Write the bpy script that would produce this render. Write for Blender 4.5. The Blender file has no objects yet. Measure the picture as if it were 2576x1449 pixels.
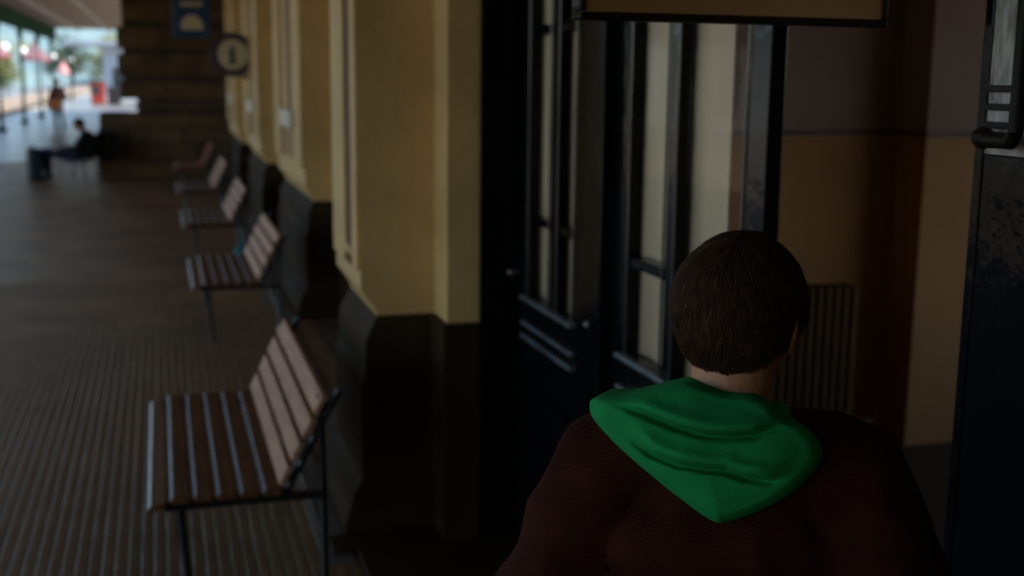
import bpy, bmesh, math, random
from mathutils import Vector, Matrix, noise
random.seed(7)
C = bpy.context.scene.collection
SC = bpy.context.scene
# ---------------------------------------------------------------- camera
cam = bpy.data.cameras.new('camera'); co = bpy.data.objects.new('camera', cam); C.objects.link(co)
YAW, PIT, ROL, H = 0.29003, 0.17694, -0.010596, 1.9277
fw = Vector((math.sin(YAW)*math.cos(PIT), math.cos(YAW)*math.cos(PIT), -math.sin(PIT)))
rt = Vector((math.cos(YAW), -math.sin(YAW), 0)); dn = fw.cross(rt)
cr, sr = math.cos(ROL), math.sin(ROL)
r2 = rt*cr + dn*sr; d2 = dn*cr - rt*sr
m = Matrix.Identity(4)
for i in range(3):
    m[i][0] = r2[i]; m[i][1] = -d2[i]; m[i][2] = -fw[i]
m[0][3], m[1][3], m[2][3] = 0, 0, H
co.matrix_world = m
cam.sensor_width = 36; cam.lens = 2947.15/2576*36
cam.clip_start = 0.05; cam.clip_end = 2000
cam.dof.use_dof = True; cam.dof.focus_distance = 1.60; cam.dof.aperture_fstop = 3.5
SC.camera = co
# ---------------------------------------------------------------- light
SUN_EL, SUN_AZ = math.radians(52), math.radians(112)      # azimuth from +Y towards +X
sd = Vector((math.sin(SUN_AZ)*math.cos(SUN_EL), math.cos(SUN_AZ)*math.cos(SUN_EL), math.sin(SUN_EL)))
W = bpy.data.worlds.new('World'); SC.world = W; W.use_nodes = True
nt = W.node_tree; nt.nodes.clear()
sky = nt.nodes.new('ShaderNodeTexSky'); sky.sky_type = 'NISHITA'; sky.sun_disc = False
sky.sun_elevation = SUN_EL; sky.sun_rotation = SUN_AZ; sky.air_density = 1.0; sky.dust_density = 0.3; sky.ozone_density = 1.3
bg = nt.nodes.new('ShaderNodeBackground'); bg.inputs[1].default_value = 0.11
wo = nt.nodes.new('ShaderNodeOutputWorld')
nt.links.new(sky.outputs[0], bg.inputs[0]); nt.links.new(bg.outputs[0], wo.inputs[0])
sl = bpy.data.lights.new('sun', 'SUN'); sl.energy = 5.0; sl.angle = math.radians(0.5); sl.color = (1, .92, .80)
so = bpy.data.objects.new('sun', sl); C.objects.link(so); so.location = (0, 0, 40)
so.rotation_euler = sd.to_track_quat('Z', 'Y').to_euler()
SC.view_settings.view_transform = 'Standard'; SC.view_settings.look = 'None'
SC.view_settings.exposure = 1.44; SC.view_settings.gamma = 1.0
SC.cycles.use_denoising = True
try: SC.cycles.denoiser = 'OPENIMAGEDENOISE'
except Exception: pass
SC.cycles.max_bounces = 10; SC.cycles.diffuse_bounces = 6
SC.cycles.sample_clamp_indirect = 8

# ---------------------------------------------------------------- materials
def mat(name, col, rough=.6, var=.15, vscale=3.0, bump=0.0, bscale=40.0, metal=0.0, spec=.5, col2=None, stretch=None, dirt=0.0, coat=0.0):
    M = bpy.data.materials.new(name); M.use_nodes = True
    n, l = M.node_tree.nodes, M.node_tree.links
    b = n['Principled BSDF']
    b.inputs['Roughness'].default_value = rough; b.inputs['Metallic'].default_value = metal
    b.inputs['Specular IOR Level'].default_value = spec
    if coat: b.inputs['Coat Weight'].default_value = coat; b.inputs['Coat Roughness'].default_value = .08
    tc = n.new('ShaderNodeTexCoord'); mp = n.new('ShaderNodeMapping'); l.new(tc.outputs['Object'], mp.inputs[0])
    if stretch: mp.inputs['Scale'].default_value = stretch
    nz = n.new('ShaderNodeTexNoise'); nz.inputs['Scale'].default_value = vscale; nz.inputs['Detail'].default_value = 6
    l.new(mp.outputs[0], nz.inputs['Vector'])
    cr_ = n.new('ShaderNodeValToRGB'); c = col; c2 = col2 or tuple(max(0, x*(1-var*2)) for x in col)
    cr_.color_ramp.elements[0].position = .3; cr_.color_ramp.elements[0].color = (*c2, 1)
    cr_.color_ramp.elements[1].position = .65; cr_.color_ramp.elements[1].color = (*c, 1)
    l.new(nz.outputs[0], cr_.inputs[0]); out = cr_.outputs[0]
    if dirt:
        n2 = n.new('ShaderNodeTexNoise'); n2.inputs['Scale'].default_value = 1.7; n2.inputs['Detail'].default_value = 9; n2.inputs['Roughness'].default_value = .7
        l.new(tc.outputs['Object'], n2.inputs['Vector'])
        r_ = n.new('ShaderNodeMapRange'); r_.inputs[1].default_value = .5; r_.inputs[2].default_value = .75; r_.inputs[3].default_value = 0; r_.inputs[4].default_value = dirt
        l.new(n2.outputs[0], r_.inputs[0])
        mx = n.new('ShaderNodeMixRGB'); mx.inputs[2].default_value = (col[0]*.45, col[1]*.38, col[2]*.3, 1)
        l.new(r_.outputs[0], mx.inputs[0]); l.new(out, mx.inputs[1]); out = mx.outputs[0]
    l.new(out, b.inputs['Base Color'])
    if bump:
        n3 = n.new('ShaderNodeTexNoise'); n3.inputs['Scale'].default_value = bscale; n3.inputs['Detail'].default_value = 5
        l.new(mp.outputs[0], n3.inputs['Vector'])
        bp = n.new('ShaderNodeBump'); bp.inputs['Strength'].default_value = bump; bp.inputs['Distance'].default_value = .01
        l.new(n3.outputs[0], bp.inputs['Height']); l.new(bp.outputs[0], b.inputs['Normal'])
    return M
M = {}
M['cream'] = mat('cream_plaster', (.75, .495, .195), .62, .12, 2.2, .35, 35, dirt=.5)
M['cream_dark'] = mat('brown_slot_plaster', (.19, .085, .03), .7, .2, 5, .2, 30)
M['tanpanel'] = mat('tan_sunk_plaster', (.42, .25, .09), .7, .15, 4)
M['white_sill'] = mat('white_sill_paint', (.75, .68, .52), .5, .1, 5)
M['stone'] = mat('dark_plinth_stone', (.048, .029, .013), .7, .25, 4, .5, 25, dirt=.4, spec=.10)
M['wingstone'] = mat('wing_stone', (.16, .09, .035), .8, .3, 2, .5, 18)
M['wingback'] = mat('wing_joint_mortar', (.07, .05, .03), .9, .2, 4)
M['tile'] = mat('ribbed_floor_tile', (.37, .205, .10), .36, .25, 1.3, .25, 60, dirt=.5, spec=.32)
M['tile_b'] = mat('ribbed_floor_tile_pale', (.40, .23, .115), .34, .25, 1.9, .25, 60, dirt=.5, spec=.34)
M['grout'] = mat('floor_grout', (.22, .125, .065), .6, .3, 6)
M['farfloor'] = mat('far_platform_paving', (.17, .165, .16), .30, .3, .6)
M['kerb'] = mat('pale_stone_kerb', (.42, .38, .33), .6, .2, 2, .3, 20)
M['footstone'] = mat('grey_foot_stone', (.15, .125, .10), .6, .2, 3, .3, 20)
M['slat'] = mat('varnished_wood_slat', (.19, .082, .032), .6, .25, 4, .2, 30, stretch=(14, 1, 14), spec=.12)
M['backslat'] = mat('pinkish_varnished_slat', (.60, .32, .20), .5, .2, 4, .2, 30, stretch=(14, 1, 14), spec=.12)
M['worn'] = mat('worn_pale_slat_edge', (.48, .51, .56), .35, .3, 30)  # pale blue colour stands in for sky light on the slats' left bevels
M['slat_o'] = mat('orange_varnished_slat', (.42, .12, .04), .35, .2, 4, .1, 30, stretch=(14, 1, 14))
M['iron'] = mat('black_bench_iron', (.012, .012, .014), .38, .2, 8)
M['blackwood'] = mat('glossy_black_paint', (.005, .0055, .007), .14, .2, 3, .22, 16, spec=.15)
M['worn_moulding'] = mat('worn_grey_moulding', (.15, .18, .21), .3, .3, 12)  # lighter grey-blue colour stands in for sky glints along the mouldings
M['moulding'] = mat('glossy_dark_moulding', (.04, .045, .055), .12, .2, 3, .05, 20, spec=.7)
M['blind'] = mat('pale_door_blind', (.82, .68, .50), .85, .06, 1.5)
M['room_top'] = mat('interior_wall_mauve', (.235, .155, .125), .8, .1, 1.5, .1, 20)
M['room_low'] = mat('interior_dado_ochre', (.33, .15, .032), .7, .12, 1.5, .1, 20)
M['room_line'] = mat('dado_line_maroon', (.05, .018, .022), .6, .1, 4)
M['room_ceil'] = mat('interior_ceiling', (.4, .36, .3), .8, .1, 2)
M['room_floor'] = mat('interior_floor', (.030, .024, .019), .5, .3, 2)
M['radiator'] = mat('brown_radiator_paint', (.10, .052, .022), .6, .1, 4, spec=.08)
M['signframe'] = mat('black_sign_frame', (.012, .009, .007), .5, .1, 4, spec=.15)
M['signwood'] = mat('tan_sign_board', (.40, .20, .07), .5, .2, 2, stretch=(1, 6, 6))
M['blue'] = mat('blue_sign_enamel', (.008, .055, .16), .4, .1, 3)
M['signwhite'] = mat('sign_cream_enamel', (.62, .53, .36), .5, .05, 3)
M['signblue'] = mat('dark_navy_enamel', (.045, .032, .045), .45, .1, 3)
M['canopy'] = mat('canopy_board_paint', (.33, .21, .11), .6, .15, 1, .2, 12, stretch=(6, .4, 1))
M['beam'] = mat('pale_canopy_purlin', (.5, .44, .38), .6, .1, 3)
M['green'] = mat('dark_green_iron_paint', (.012, .055, .018), .8, .2, 3, spec=.08)
M['hood'] = mat('green_fleece', (.02, .36, .10), .95, .10, 14, .3, 300, spec=.12)
M['hair'] = mat('dark_brown_hair', (.048, .023, .011), .7, .25, 60, spec=.12)
M['hair2'] = mat('mid_brown_hair', (.090, .044, .020), .65, .25, 40, spec=.15)
M['skin'] = mat('skin', (.60, .28, .145), .5, .08, 9, .12, 140)
M['denim'] = mat('dark_denim', (.03, .04, .07), .8, .2, 20, .2, 200)
M['navy'] = mat('navy_cloth', (.014, .018, .05), .85, .2, 8)
M['blackcloth'] = mat('black_cloth', (.012, .012, .013), .85, .2, 8)
M['maroon'] = mat('maroon_cloth', (.06, .014, .016), .8, .2, 8)
M['orange'] = mat('orange_brown_cloth', (.42, .14, .03), .8, .2, 8)
M['shoe'] = mat('dark_shoe_leather', (.02, .018, .018), .5, .1, 8)
M['eye'] = mat('eye_white', (.7, .68, .64), .2, .02, 8)
M['iris'] = mat('brown_iris', (.05, .025, .012), .2, .1, 30)
M['lip'] = mat('lip_skin', (.42, .15, .12), .5, .05, 12)
M['case'] = mat('dark_teal_luggage', (.012, .045, .055), .4, .1, 6)
M['grey'] = mat('grey_painted_steel', (.32, .33, .34), .4, .1, 4, metal=.3)
M['parasol'] = mat('mauve_parasol_canvas', (.17, .085, .11), .8, .15, 2)
M['parasol_r'] = mat('red_parasol_valance', (.17, .02, .025), .8, .15, 2)
M['pink'] = mat('pink_parasol_canvas', (.50, .24, .25), .8, .1, 2)
M['yellow'] = mat('yellow_canvas', (.7, .45, .04), .8, .1, 2)
M['globe'] = mat('white_globe_glass', (.75, .76, .76), .15, .02, 2)
M['palewall'] = mat('pale_render_wall', (.33, .34, .32), .8, .1, .8, .2, 8, dirt=.2)
M['sagewall'] = mat('sage_render_wall', (.24, .28, .22), .8, .1, .8, .2, 8)
M['roof'] = mat('grey_blue_roof', (.26, .31, .39), .6, .15, 1)
M['window'] = mat('dark_window_glass', (.03, .06, .08), .08, .3, 1)
M['pinkwall'] = mat('beige_platform_wall', (.30, .25, .21), .8, .15, 1, .2, 8)
M['ballast'] = mat('track_ballast', (.16, .14, .13), .95, .35, 6, .8, 14)
M['sleeper'] = mat('timber_sleeper', (.09, .07, .055), .9, .3, 4)
M['rail'] = mat('steel_rail', (.30, .27, .25), .35, .2, 4, metal=.7)
M['red'] = mat('red_enamel', (.27, .03, .014), .4, .1, 3)
M['whitepanel'] = mat('white_panel', (.42, .46, .52), .6, .08, 2)
M['leaf'] = mat('tree_leaf', (.085, .13, .08), .6, .35, .5)
M['leaf2'] = mat('yellow_green_leaf', (.24, .26, .10), .6, .3, .5)
M['bark'] = mat('bark', (.09, .065, .045), .9, .3, 3, .6, 15)
M['hill'] = mat('wooded_hillside', (.12, .19, .21), .95, .5, .08, col2=(.08, .14, .17))  # blue-grey base colour includes the distance haze
M['ground'] = mat('dry_ground', (.13, .12, .085), .95, .35, .3)
M['cap'] = mat('teal_bag_cloth', (.02, .16, .20), .7, .1, 4)

def tweak_wave(m, scale, strength, axis='Z', dist=.002, detail=1.5):
    n, l = m.node_tree.nodes, m.node_tree.links
    tc = n.new('ShaderNodeTexCoord'); w = n.new('ShaderNodeTexWave'); w.bands_direction = axis
    w.inputs['Scale'].default_value = scale; w.inputs['Distortion'].default_value = detail; w.inputs['Detail'].default_value = 2
    l.new(tc.outputs['Object'], w.inputs['Vector'])
    b = n.new('ShaderNodeBump'); b.inputs['Strength'].default_value = strength; b.inputs['Distance'].default_value = dist
    l.new(w.outputs['Color'], b.inputs['Height'])
    pb = n['Principled BSDF']
    if pb.inputs['Normal'].links: l.new(pb.inputs['Normal'].links[0].from_socket, b.inputs['Normal'])
    l.new(b.outputs[0], pb.inputs['Normal'])
    return w
M['knit'] = mat('maroon_brown_knit', (.054, .0125, .006), .95, .22, 22, .4, 180, spec=.15)
_w = tweak_wave(M['knit'], 62, .35, 'Z', .003, 3.5)
for k in ('skin',):
    b = M[k].node_tree.nodes['Principled BSDF']; b.inputs['Subsurface Weight'].default_value = .15; b.inputs['Subsurface Radius'].default_value = (.01, .004, .002)
# glass: clear with a rippled surface
def glass_mat(name, bump, bscale, tint=(.97, .96, .94), rough=.03, stretch=(1, 1, 1), refl=.008, cf=.13):
    g = bpy.data.materials.new(name); g.use_nodes = True; n, l = g.node_tree.nodes, g.node_tree.links; n.clear()
    o = n.new('ShaderNodeOutputMaterial'); mx = n.new('ShaderNodeMixShader'); t = n.new('ShaderNodeBsdfTransparent'); t.inputs[0].default_value = (*tint, 1)
    gl = n.new('ShaderNodeBsdfGlossy'); gl.inputs['Roughness'].default_value = rough
    lw = n.new('ShaderNodeLayerWeight'); lw.inputs[0].default_value = .5
    pw = n.new('ShaderNodeMath'); pw.operation = 'POWER'; pw.inputs[1].default_value = 4; ml = n.new('ShaderNodeMath'); ml.operation = 'MULTIPLY_ADD'; ml.inputs[1].default_value = cf; ml.inputs[2].default_value = refl
    l.new(lw.outputs['Facing'], pw.inputs[0]); l.new(pw.outputs[0], ml.inputs[0])
    tc = n.new('ShaderNodeTexCoord'); mp = n.new('ShaderNodeMapping'); mp.inputs['Scale'].default_value = stretch
    nz = n.new('ShaderNodeTexNoise'); nz.inputs['Scale'].default_value = bscale; nz.inputs['Detail'].default_value = 3
    b = n.new('ShaderNodeBump'); b.inputs['Strength'].default_value = bump; b.inputs['Distance'].default_value = .01
    l.new(tc.outputs['Object'], mp.inputs[0]); l.new(mp.outputs[0], nz.inputs['Vector']); l.new(nz.outputs[0], b.inputs['Height'])
    l.new(b.outputs[0], gl.inputs['Normal']); l.new(b.outputs[0], lw.inputs['Normal'])
    l.new(ml.outputs[0], mx.inputs[0]); l.new(t.outputs[0], mx.inputs[1]); l.new(gl.outputs[0], mx.inputs[2]); l.new(mx.outputs[0], o.inputs[0])
    return g
M['glass'] = glass_mat('old_door_glass', .05, 5)
M['glass_t'] = mat('obscured_rippled_glass', (.42, .41, .37), .12, .3, 40, 1.0, 70, stretch=(1, 1, .4))  # pale base colour stands in for reflections in the rippled pane

# ---------------------------------------------------------------- mesh helpers
class MB:
    def __init__(s): s.v = []; s.f = []; s.sm = []
    def add(s, vs, fs, smooth=False):
        o = len(s.v); s.v += [tuple(v) for v in vs]; s.f += [tuple(i+o for i in f) for f in fs]; s.sm += [smooth]*len(fs); return s
    def box(s, a, b, bev=0.0):
        x0, y0, z0 = a; x1, y1, z1 = b
        if bev <= 0:
            vs = [(x0,y0,z0),(x1,y0,z0),(x1,y1,z0),(x0,y1,z0),(x0,y0,z1),(x1,y0,z1),(x1,y1,z1),(x0,y1,z1)]
            return s.add(vs, [(0,3,2,1),(4,5,6,7),(0,1,5,4),(1,2,6,5),(2,3,7,6),(3,0,4,7)])
        bm = bmesh.new(); bmesh.ops.create_cube(bm, size=1)
        for v in bm.verts: v.co = Vector(((x0+x1)/2+v.co.x*(x1-x0), (y0+y1)/2+v.co.y*(y1-y0), (z0+z1)/2+v.co.z*(z1-z0)))
        bmesh.ops.bevel(bm, geom=bm.edges[:], offset=bev, segments=2, affect='EDGES', profile=.5)
        bm.verts.index_update(); s.add([v.co for v in bm.verts], [[v.index for v in f.verts] for f in bm.faces]); bm.free(); return s
    def tube(s, pts, r, n=10, cap=True):
        pts = [Vector(p) for p in pts]; rs = r if isinstance(r, (list, tuple)) else [r]*len(pts); vs = []; fs = []
        for i, p in enumerate(pts):
            t = (pts[min(i+1, len(pts)-1)]-pts[max(i-1, 0)]).normalized()
            a = t.cross(Vector((0, 0, 1))); a = a if a.length > 1e-3 else t.cross(Vector((1, 0, 0))); a.normalize(); b = t.cross(a)
            for k in range(n):
                q = 2*math.pi*k/n; vs.append(p+(a*math.cos(q)+b*math.sin(q))*rs[i])
        for i in range(len(pts)-1):
            for k in range(n): fs.append((i*n+k, i*n+(k+1)%n, (i+1)*n+(k+1)%n, (i+1)*n+k))
        s.add(vs, fs, True)
        if cap:
            s.add(vs[:n], [tuple(range(n))]); s.add(vs[-n:], [tuple(range(n))[::-1]])
        return s
    def prism(s, poly, axis, a, b):      # poly in the two other axes, extruded a..b along axis
        n = len(poly); vs = []
        for t in (a, b):
            for p in poly:
                q = list(p); q.insert({'x': 0, 'y': 1, 'z': 2}[axis], t); vs.append(q)
        fs = [tuple(range(n)), tuple(range(2*n-1, n-1, -1))]+[(i, i+n, (i+1) % n+n, (i+1) % n) for i in range(n)]
        return s.add(vs, fs)
    def sph(s, c, r, nu=16, nv=10):
        r = r if isinstance(r, (tuple, list)) else (r, r, r); vs = []; fs = []
        for j in range(nv+1):
            for i in range(nu):
                a = 2*math.pi*i/nu; b = math.pi*j/nv
                vs.append((c[0]+r[0]*math.sin(b)*math.cos(a), c[1]+r[1]*math.sin(b)*math.sin(a), c[2]+r[2]*math.cos(b)))
        for j in range(nv):
            for i in range(nu): fs.append((j*nu+i, (j+1)*nu+i, (j+1)*nu+(i+1) % nu, j*nu+(i+1) % nu))
        return s.add(vs, fs, True)
    def mesh(s, name):
        me = bpy.data.meshes.new(name); me.from_pydata(s.v, [], s.f)
        me.polygons.foreach_set('use_smooth', s.sm); me.update()
        bm = bmesh.new(); bm.from_mesh(me); bmesh.ops.recalc_face_normals(bm, faces=bm.faces[:]); bm.to_mesh(me); bm.free()
        return me
    def build(s, name, m, parent=None, loc=None, rotz=0):
        me = s.mesh(name); me.materials.append(m); return link(name, me, parent, loc, rotz)
def link(name, me, parent=None, loc=None, rotz=0):
    o = bpy.data.objects.new(name, me); C.objects.link(o)
    if parent: o.parent = parent
    if loc: o.location = loc
    if rotz: o.rotation_euler = (0, 0, rotz)
    return o
def tag(o, label, cat, group=None, kind=None):
    if label: o['label'] = label
    if cat: o['category'] = cat
    if group: o['group'] = group
    if kind: o['kind'] = kind
    return o
def thing(name, label, cat, loc=(0, 0, 0), rotz=0, group=None):
    o = bpy.data.objects.new(name, None); C.objects.link(o); o.location = loc; o.rotation_euler = (0, 0, rotz); o.empty_display_size = .1
    return tag(o, label, cat, group)
def kind(o, k): o['kind'] = k; return o
def copy_tree(o, parent=None):
    c = o.copy(); C.objects.link(c); c.parent = parent
    for ch in list(o.children): copy_tree(ch, c)
    return c

# ================================================================ GROUND
kind(MB().add([(-700, -300, -1.35), (700, -300, -1.35), (700, 1200, -1.35), (-700, 1200, -1.35)], [(0, 1, 2, 3)]).build('ground', M['ground']), 'structure')
EDGE, FARE = -6.86, -11.9
pf = kind(MB().box((EDGE+.4, -50, -1.0), (14, 28, -.007)).build('platform_floor', M['grout']), 'structure')
kind(MB().box((EDGE+.4, 28.002, -1.0), (14, 190, -.001)).build('platform_paving', M['farfloor']), 'structure')
kb = MB(); y = -52
for i in range(48): kb.box((EDGE, y+.01, -.25), (EDGE+.398, y+4.99, .012), .012); y += 5
kind(kb.build('platform_edge', M['kerb']), 'structure')
kind(MB().box((EDGE+.06, -50, -1.3), (EDGE+.39, 188, -.26)).build('platform_wall', M['pinkwall']), 'structure')
def tile_bars(mb, x, y, n=1):              # a 20 cm tile with four raised ribs, each cut by n cross grooves
    for k in range(4):
        z1 = random.uniform(-.0010, 0)
        for q in range(n):
            L_ = .196/n; a = x+.05*k+.002; b = x+.05*k+.048; g = .0020 if n > 1 else .0008; c = y+.002+q*L_+g; d = y+.002+(q+1)*L_-g; z0 = -.0034
            i = .0055; e = .0035
            mb.add([(a,c,z0),(b,c,z0),(b,d,z0),(a,d,z0),(a+i,c+e,z1),(b-i,c+e,z1),(b-i,d-e,z1),(a+i,d-e,z1)], [(4,5,6,7),(0,1,5,4),(1,2,6,5),(2,3,7,6),(3,0,4,7)])
TX0, TX1, TY0, TY1 = -1.3, 1.1, 4.2, 9.2
tm = []
for q in range(2):
    mb = MB(); tile_bars(mb, 0, 0, 8); me = mb.mesh('tile'); me.materials.append(M['tile' if q == 0 else 'tile_b']); tm.append(me)
for i in range(12):
    for j in range(25):
        o = link('tile', tm[random.random() < .4], pf, (TX0+.2*i, TY0+.2*j, random.uniform(-.0008, .0008)))
mb = MB()
for i in range(-26, 12):
    for j in range(-40, 119):
        x = TX0+.2*i; y = TY0+.2*j
        if 0 <= i < 12 and 0 <= j < 25: continue
        if x < EDGE+.41 or x > 1.0 or y > 27.8: continue
        if x < -3.4 and y < 8: continue
        if y < 2 and x < -2: continue
        tile_bars(mb, x, y, 8 if (y < 11.5 and -2.6 < x < .6 and y > 4) else 1)
kind(mb.build('tile_field', M['tile'], pf), 'stuff')
# inside the waiting room the floor is smooth
kind(MB().box((1.45, -4, -.012), (9, 5.6, .004)).build('floor', M['room_floor']), 'structure')

# ================================================================ STATION BUILDING
sb = thing('station_building', 'cream plastered station building with dark stone plinths along the platform', 'building', (1.1, 4.7, 0))
sb.location = (0, 0, 0)
def SB(mb, name, m, parent=None): return mb.build(name, m, parent or sb)
WALL = 1.39
ztop = 4.20
# wall between and behind the pilasters
w = MB().box((WALL, 6.0, 0), (WALL+.35, 23.69, ztop)); SB(w, 'wall', M['cream'])
w = MB().box((1.085, -50, .941), (1.4, -3.8, ztop)); SB(w, 'wall', M['cream'])
w = MB().box((1.03, -50, 0), (1.4, -3.8, .940)); SB(w, 'plinth', M['stone'])
# portal jamb wall beside the doors
w = MB().box((1.085, 4.55, .943), (1.215, 6.0, ztop)); SB(w, 'wall', M['cream'])
w = MB().box((1.2155, 4.5505, .90), (1.39, 5.99, ztop)); SB(w, 'wall', M['cream'])
w = MB().box((1.065, 4.53, 0), (1.214, 6.0, .941)); SB(w, 'plinth', M['stone'])
w = MB().box((1.085, -3.8, 0), (1.4, .198, ztop)); SB(w, 'wall', M['cream'])
w = MB().box((1.085, .2, 2.75), (1.4, 4.55, ztop)); SB(w, 'wall', M['cream'])
def pilaster(x, ya, yb, cham, slot, wallx, detail):
    """shaft with chamfered near corner that stops on a flared foot, plinth of dark stone below."""
    def ring(z, f):
        xf = x+.066*f
        return [(xf, ya, z), (xf, yb-.012*f, z), (wallx+.01, yb-.012*f, z), (wallx+.01, ya, z)]
    zs = [(.941, 1), (.95, .97), (.975, .80), (1.0, .55), (1.025, .27), (1.045, .07), (1.056, 0), (ztop, 0)]
    vs = []; fs = []
    for z, f in zs: vs += ring(z, f)
    n = 4
    for i in range(len(zs)-1):
        for k in range(n): fs.append((i*n+k, i*n+(k+1) % n, (i+1)*n+(k+1) % n, (i+1)*n+k))
    fs += [tuple(range(n)), tuple(range((len(zs)-1)*n, len(zs)*n))[::-1]]
    p = SB(MB().add(vs, fs), 'pilaster', M['cream'])
    xs = x+.0005
    # raised frame round a sunk strip on the front face
    s0, s1 = slot
    def stile(a, b, z0, z1, t=.03): return MB().box((xs-t, a, z0), (xs-.001, b, z1), .006)
    if detail == 1:
        SB(stile(ya+.012, s0, 1.13, ztop-.05, .016), 'frame', M['cream'], p); SB(stile(s1, yb-.012, 1.13, ztop-.05, .016), 'frame', M['cream'], p)
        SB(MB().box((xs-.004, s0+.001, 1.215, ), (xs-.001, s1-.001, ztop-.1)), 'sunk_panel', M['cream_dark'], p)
        SB(MB().box((xs-.020, s0+.005, 1.185), (xs-.002, s1-.005, 1.213), .004), 'frame', M['cream'], p)
        SB(MB().box((xs-.020, s0+.01, 1.135), (xs-.002, s1-.01, 1.160), .003), 'frame', M['cream_dark'], p)
    else:
        a, b = ya+.012, yb-.012
        SB(stile(a, s0, 1.2, ztop-.05), 'frame', M['cream'], p); SB(stile(s1, b, 1.2, ztop-.05), 'frame', M['cream'], p)
        mid = (s0+s1)/2-.25
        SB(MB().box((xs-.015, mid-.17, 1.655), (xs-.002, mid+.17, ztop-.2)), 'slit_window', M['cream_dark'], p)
        SB(MB().box((xs-.028, mid-.42, 1.655), (xs-.002, mid-.172, ztop-.2), .004), 'frame', M['cream'], p)
        SB(MB().box((xs-.028, mid+.172, 1.655), (xs-.002, mid+.42, ztop-.2), .004), 'frame', M['cream'], p)
        SB(MB().box((xs-.075, mid-.40, 1.50), (xs-.002, mid+.40, 1.65), .012), 'sill', M['white_sill'], p)
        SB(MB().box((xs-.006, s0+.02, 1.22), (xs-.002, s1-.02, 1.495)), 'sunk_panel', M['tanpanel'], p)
    # stone plinth: weathered slope, band, hollow, flared foot
    x = x+.066
    prof = [(-.055, .842), (-.057, .70), (-.075, .655), (-.076, .24), (-.115, .187), (-.155, .077), (-.155, 0)]
    q = [(0.0, .940)]+prof
    vs = []; n = 4; fs = []
    for d, z in q:
        vs += [(x+d, ya+d*.6, z), (x+d, yb-d*.3, z), (wallx+.02, yb-d*.3, z), (wallx+.02, ya+d*.6, z)]
    for i in range(len(q)-1):
        for k in range(n): fs.append((i*n+k, i*n+(k+1) % n, (i+1)*n+(k+1) % n, (i+1)*n+k))
    fs += [(0, 1, 2, 3), tuple(range((len(q)-1)*n, len(q)*n))]
    SB(MB().add(vs, fs), 'plinth', M['stone'])
pilaster(.772, 4.79, 5.50, True, (4.93, 5.13), 1.085, 1)
for k in range(4):
    a = 9.47+4.25*k
    if k < 3: pilaster(1.09, a, a+2.25, True, (a+.52, a+1.68), WALL, 2)
# low plinth along the bays between
for a, b in ((6.0, 9.4), (11.8, 13.65), (16.05, 17.9), (20.3, 23.55)):
    SB(MB().box((WALL-.05, a, 0), (WALL-.001, b, .93), .01), 'plinth', M['stone'])
    SB(MB().box((WALL-.035, a+.35, 1.25), (WALL-.002, b-.35, 2.9), .006), 'window_frame', M['blackwood'])
# stone strip at the foot of the walls
for a, b, x in ((4.45, 6.2, .56), (6.25, 9.2, .80), (9.2, 22.9, .86)):
    y = a
    while y < b-.1:
        e = min(y+1.1, b); SB(MB().box((x, y+.004, -.012), (x+.12, e-.004, .012), .004), 'kerb_stone', M['footstone']); y = e
# projecting wing with rusticated courses
wx = -.74
WY1 = 24.7
SB(MB().box((.3, 23.7, 0), (6, 31, 4.4)), 'wing_wall', M['wingback'])
SB(MB().box((wx+.10, 23.7, 1.47), (.299, WY1, 4.4)), 'wing_wall', M['wingback'])
SB(MB().box((-.42, 23.7, 1.20), (.299, WY1, 1.469)), 'wing_wall', M['wingback'])
levels = [(0, .30, -.46), (.31, .62, -.43), (.63, .93, -.40), (.94, 1.20, -.37), (1.29, 1.38, .28), (1.47, 1.80, .02), (1.90, 2.31, 0), (2.41, 2.82, 0), (2.92, 3.33, .12), (3.43, 3.84, .12), (3.9, 4.35, .12)]
for i, (z0, z1, dx) in enumerate(levels):
    x = wx+dx; j = 0; first = True
    while x < 1.6:
        wlen = (.85 if (i+j) % 2 else .55) if first else random.uniform(.75, 1.05)
        first = False; e = min(x+wlen, 1.6)
        SB(MB().box((x, 23.6-max(0, -dx)*.5, z0), (e-.012, 23.7 if dx > -.1 else 23.699, z1), .02), 'stone_block', M['wingstone']); x = e; j += 1
    if dx < 0: SB(MB().box((wx+dx+.01, 23.6985, z0), (.299, WY1, z1), .02), 'wing_plinth', M['stone'])
SB(MB().box((-4.4, -8.5, 0), (1.02, -3.3, 3.8)), 'rear_wing_wall', M['wingstone'])  # added unseen block behind the camera, keeps light from the rear off
SB(MB().box((.70, 1.78, -.001), (1.36, 4.515, .028), .008), 'threshold', M['stone'])  # added dark slabs over the tiles, standing in for shade and dirt
SB(MB().box((.60, 4.517, -.001), (1.062, 4.69, .027), .006), 'threshold', M['stone'])
# upper storey and roof over everything
SB(MB().box((1.75, -50, 4.5), (8.9, 31, 8.0)), 'upper_wall', M['cream'])
SB(MB().prism([(1.2, 8.0), (5.2, 10.2), (9.4, 8.0)], 'y', -50.5, 31.5), 'roof', M['roof'])
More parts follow.
